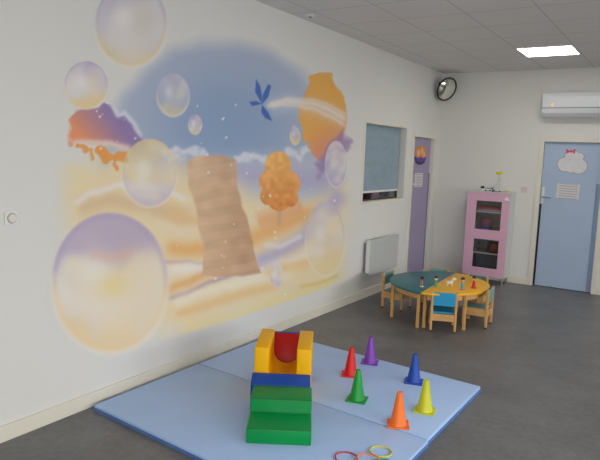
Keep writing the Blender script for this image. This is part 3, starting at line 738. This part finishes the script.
ball(bm, (0, 0, 0.034), 0.016, (1.7, 0.9, 0.9)); ball(bm, (0.03, 0, 0.064), 0.014, (1.15, 0.85, 0.9)); tube(bm, (0.02, 0, 0.04), (0.028, 0, 0.06), 0.009, 0.008)
ball(bm, (0.044, 0, 0.06), 0.008, (1.2, 0.9, 0.8))
for sx in (-1, 1):
    for sy in (-1, 1): tube(bm, (sx * 0.018, sy * 0.008, 0.0), (sx * 0.016, sy * 0.007, 0.034), 0.005, 0.007)
tube(bm, (-0.025, 0, 0.04), (-0.042, 0, 0.056), 0.004, 0.002)
for sy in (-1, 1): ball(bm, (0.024, sy * 0.012, 0.066), 0.007, (0.7, 0.5, 1.3), 10)
o = finish('toy_dog', bm, M['toy_white'], None, smooth=True, loc=(1.2, -2.70, TZ), rot=(0, 0, 0.4))
rm = o.modifiers.new('blend', 'REMESH'); rm.mode = 'VOXEL'; rm.voxel_size = 0.0022; rm.use_smooth_shade = True
o.scale = (1.3, 1.3, 1.3)
tag(o, 'small white toy dog standing in the middle of the yellow table', 'toy', 'small toys on the half-round tables')

# ------------------------------------------------------------------ pink cabinet
CX0, CX1, CY0, CY1, CZ0, CZ1 = 0.598, 1.190, -0.315, -0.02, 0.10, 1.300
cab = thing('display_cabinet', 'tall pink cabinet with two glazed openings against the back wall', 'cabinet', ((CX0 + CX1) / 2, (CY0 + CY1) / 2, 0))
ox, oy = cab.location.x, cab.location.y
def cb_(bm, x0, x1, y0, y1, z0, z1, b=0.0): return box(bm, x0 - ox, x1 - ox, y0 - oy, y1 - oy, z0, z1, b)
for x0 in (CX0, CX1 - 0.016): finish('side_panel', cb_(bmesh.new(), x0, x0 + 0.016, CY0, CY1, CZ0, CZ1), M['cabwhite'], cab)
finish('top_panel', cb_(bmesh.new(), CX0 - 0.012, CX1 + 0.012, CY0 - 0.03, CY1, CZ1, CZ1 + 0.014, 0.003), M['cabwhite'], cab)
finish('bottom_panel', cb_(bmesh.new(), CX0 + 0.016, CX1 - 0.016, CY0, CY1, CZ0, CZ0 + 0.016), M['cabwhite'], cab)
finish('back_panel', cb_(bmesh.new(), CX0 + 0.016, CX1 - 0.016, CY1 - 0.006, CY1, CZ0 + 0.016, CZ1), M['grey'], cab)
for z in (1.010, 0.690, 0.418): finish('shelf', cb_(bmesh.new(), CX0 + 0.016, CX1 - 0.016, CY0 + 0.012, CY1 - 0.006, z, z + 0.018), M['white'], cab)
ox0, ox1 = 0.733, 1.087
bm = bmesh.new(); dy0, dy1 = CY0 - 0.02, CY0 - 0.001
for a in ((CX0, ox0, CZ0, CZ1), (ox1, CX1, CZ0, CZ1), (ox0, ox1, CZ0, 0.221), (ox0, ox1, 0.631, 0.770), (ox0, ox1, 1.180, CZ1)): cb_(bm, a[0], a[1], dy0, dy1, a[2], a[3])
dr = finish('cabinet_door', bm, M['pink'], cab)
for z0, z1 in ((0.221, 0.631), (0.770, 1.180)): finish('glass_pane', cb_(bmesh.new(), ox0, ox1, dy0 + 0.008, dy0 + 0.012, z0, z1), M['cabglass'], dr)
bm = bmesh.new(); ball(bm, (1.150 - ox, dy0 - 0.008 - oy, 1.212), 0.026, (1.3, 0.45, 0.8)); ball(bm, (1.150 - ox, dy0 - 0.008 - oy, 1.236), 0.015, (0.9, 0.45, 1))
finish('child_lock', bm, M['white'], dr, smooth=True)
for x in (CX0 + 0.03, CX1 - 0.03):
    for y in (CY0 + 0.025, CY1 - 0.03): finish('leg', tube(bmesh.new(), (x - ox, y - oy, 0), (x - ox, y - oy, CZ0), 0.013, 0.017), M['metal'], cab)
# things inside
def put(name, bm, m, label, cat, loc, smooth=False, rot=None):
    return tag(finish(name, bm, m, None, smooth=smooth, loc=loc, rot=rot), label, cat)
put('flat_box', qb(-0.165, 0.165, -0.11, 0.11, 0, 0.028, 0.003), M['pale_blue'], 'flat pale blue box lying on top shelf of pink cabinet', 'box', (0.91, -0.19, 1.028))
put('flat_box', qb(-0.16, 0.16, -0.105, 0.105, 0, 0.034, 0.003), M['orange_red'], 'flat orange-red box on the pale blue box in the cabinet', 'box', (0.91, -0.19, 1.056))
put('storage_box', qb(-0.085, 0.085, -0.10, 0.10, 0, 0.09, 0.004), M['book_blue'], 'blue box under the mauve bowl behind upper cabinet glass', 'box', (0.835, -0.18, 0.708))
put('round_bowl', lathe(bmesh.new(), [(0, 0), (0.055, 0), (0.085, 0.03), (0.1, 0.075), (0.095, 0.12), (0.088, 0.12), (0.09, 0.075), (0.05, 0.012), (0, 0.01)], 28), M['mauve'], 'mauve rounded bowl standing on a blue box in the cabinet', 'bowl', (0.85, -0.18, 0.798), True)
put('round_bowl', lathe(bmesh.new(), [(0, 0), (0.04, 0), (0.065, 0.04), (0.07, 0.1), (0.063, 0.1), (0.058, 0.045), (0, 0.01)], 24), M['brown'], 'brown bowl at lower right behind upper cabinet glass', 'bowl', (1.02, -0.2, 0.708), True)
bm = lathe(bmesh.new(), [(0, 0), (0.06, 0), (0.09, 0.04), (0.095, 0.085), (0.075, 0.135), (0.05, 0.155), (0.045, 0.155), (0.06, 0.13), (0, 0.12)], 28)
put('clay_pot', bm, M['terracotta'], 'round terracotta pot at right behind lower cabinet glass', 'pot', (1.005, -0.185, 0.436), True)
gp = thing('green_basket', 'small green leafy toy in a pot behind lower cabinet glass', 'toy', (0.80, -0.19, 0.436))
finish('pot', lathe(bmesh.new(), [(0, 0), (0.035, 0), (0.045, 0.05), (0.04, 0.05), (0, 0.045)], 20), M['brown'], gp, smooth=True)
bm = bmesh.new()
for i in range(9):
    a = i * 2.4; tube(bm, (0, 0, 0.045), (0.045 * math.cos(a), 0.045 * math.sin(a), 0.10 + 0.02 * (i % 3)), 0.004, 0.011, 8)
finish('leaves', bm, M['leaf'], gp)
put('storage_bin', prism(bmesh.new(), [(-0.20, 0), (0.20, 0), (0.225, 0.26), (0.20, 0.26), (0.18, 0.02), (-0.18, 0.02), (-0.20, 0.26), (-0.225, 0.26)], -0.12, 0.12, 'xz'), M['bin_grey'], 'grey open storage bin on the floor of the pink cabinet', 'bin', (0.905, -0.175, 0.117))
# things on top
ZT = CZ1 + 0.0145
vs = thing('flower_vase', 'clear glass flask vase with a yellow flower on the cabinet', 'vase', (0.992, -0.19, ZT))
finish('vase_glass', lathe(bmesh.new(), [(0, 0), (0.058, 0), (0.062, 0.008), (0.05, 0.06), (0.025, 0.125), (0.02, 0.165), (0.026, 0.18)], 28), M['vaseglass'], vs, smooth=True)
fl = thing('yellow_flower', 'yellow flower standing in the clear glass vase on the cabinet', 'flower', (0.992, -0.19, ZT + 0.012))
finish('stem', tube(bmesh.new(), (0.008, 0, 0), (-0.008, 0, 0.235), 0.003, n=8), M['stem'], fl)
bm = bmesh.new(); ball(bm, (-0.008, 0, 0.245), 0.016)
for i in range(8):
    a = i * PI / 4; ball(bm, (-0.008 + 0.028 * math.cos(a), 0.028 * math.sin(a), 0.247 + 0.010 * (i % 2)), 0.021, (1.05, 1.05, 0.75), 10)
finish('petals', bm, M['yellow'], fl, smooth=True)
jr = thing('small_jar', 'small white jar with black lid at left on the cabinet', 'jar', (0.765, -0.2, ZT))
finish('jar_body', lathe(bmesh.new(), [(0, 0), (0.02, 0), (0.022, 0.01), (0.02, 0.034), (0, 0.034)], 18), M['white'], jr, smooth=True)
finish('lid', lathe(bmesh.new(), [(0.019, 0.034), (0.026, 0.036), (0.026, 0.06), (0.02, 0.066), (0, 0.066)], 18), M['black'], jr)
def toy_car(x, y, rz, m, label, s=1.0):
    t = thing('toy_car', label, 'toy', (x, y, ZT), rz, 'toy cars on the cabinet')
    o = finish('car_body', prism(bmesh.new(), [(-0.05 * s, 0.01), (-0.05 * s, 0.028), (-0.03 * s, 0.032), (-0.02 * s, 0.048), (0.02 * s, 0.048), (0.035 * s, 0.032), (0.05 * s, 0.027), (0.05 * s, 0.01)], -0.02, 0.02, 'xz', 0.003, 2), m, t)
    finish('car_window', prism(bmesh.new(), [(-0.026 * s, 0.034), (-0.018 * s, 0.045), (0.018 * s, 0.045), (0.029 * s, 0.034)], -0.0206, 0.0206, 'xz'), M['black'], t)
    for sx in (-1, 1):
        for sy in (-1, 1): finish('wheel', tube(bmesh.new(), (sx * 0.03 * s, sy * 0.014, 0.0115), (sx * 0.03 * s, sy * 0.023, 0.0115), 0.0115, n=14), M['black'], t)
toy_car(0.855, -0.235, 0.15, M['white'], 'small white toy car with dark windows beside the black-lidded jar')
toy_car(0.875, -0.13, -0.1, M['pale_blue'], 'small pale blue toy car between jar and vase on the cabinet', 0.9)
put('dark_tray', prism(bmesh.new(), [(-0.05, 0), (0.05, 0), (0.058, 0.018), (0.052, 0.018), (0.046, 0.005), (-0.046, 0.005), (-0.052, 0.018), (-0.058, 0.018)], -0.03, 0.03, 'xz'), M['black'], 'little black tray in front of the vase on the cabinet', 'tray', (0.985, -0.288, ZT))
put('yellow_cup', lathe(bmesh.new(), [(0, 0), (0.016, 0), (0.021, 0.022), (0.018, 0.022), (0.014, 0.003), (0, 0.003)], 18), M['yellow'], 'tiny yellow toy cup at the right end of the cabinet top', 'cup', (1.125, -0.25, ZT), True)

# ------------------------------------------------------------------ light
def area(name, loc, target, sx, sy, power, colr):
    l = bpy.data.lights.new(name, 'AREA'); l.shape = 'RECTANGLE'; l.size = sx; l.size_y = sy; l.energy = power; l.color = colr
    o = bpy.data.objects.new(name, l); C.objects.link(o); o.location = loc
    o.rotation_euler = (Vector(target) - Vector(loc)).to_track_quat('-Z', 'Y').to_euler()
    return o
for y, ty, p in ((-3.2, -3.2, 70), (-7.2, -6.8, 80)):
    l = area('window_light', (XR - 0.08, y, 1.35), (0, ty, -2.6), 3.4, 1.3, p, (1.0, 0.995, 0.985)); l.data.spread = math.radians(115)
area('window_light', (4.2, YF + 0.08, 1.4), (2.4, 0, 0.2), 3.4, 1.4, 180, (1.0, 0.995, 0.985))
for x, y in ((1.75, -4.45), (4.15, -1.45), (4.15, -4.45), (4.15, -7.45)):
    area('panel_lamp', (x, y, H - 0.02), (x, y, 0), 0.57, 0.57, 5, (1.0, 0.98, 0.95))
wd = bpy.data.worlds.new('world'); wd.use_nodes = True; bpy.context.scene.world = wd
wd.node_tree.nodes['Background'].inputs[0].default_value = (0.6, 0.65, 0.7, 1); wd.node_tree.nodes['Background'].inputs[1].default_value = 0.3
sc = bpy.context.scene
sc.view_settings.view_transform = 'Standard'; sc.view_settings.look = 'None'; sc.view_settings.exposure = 0.0; sc.view_settings.gamma = 1.0
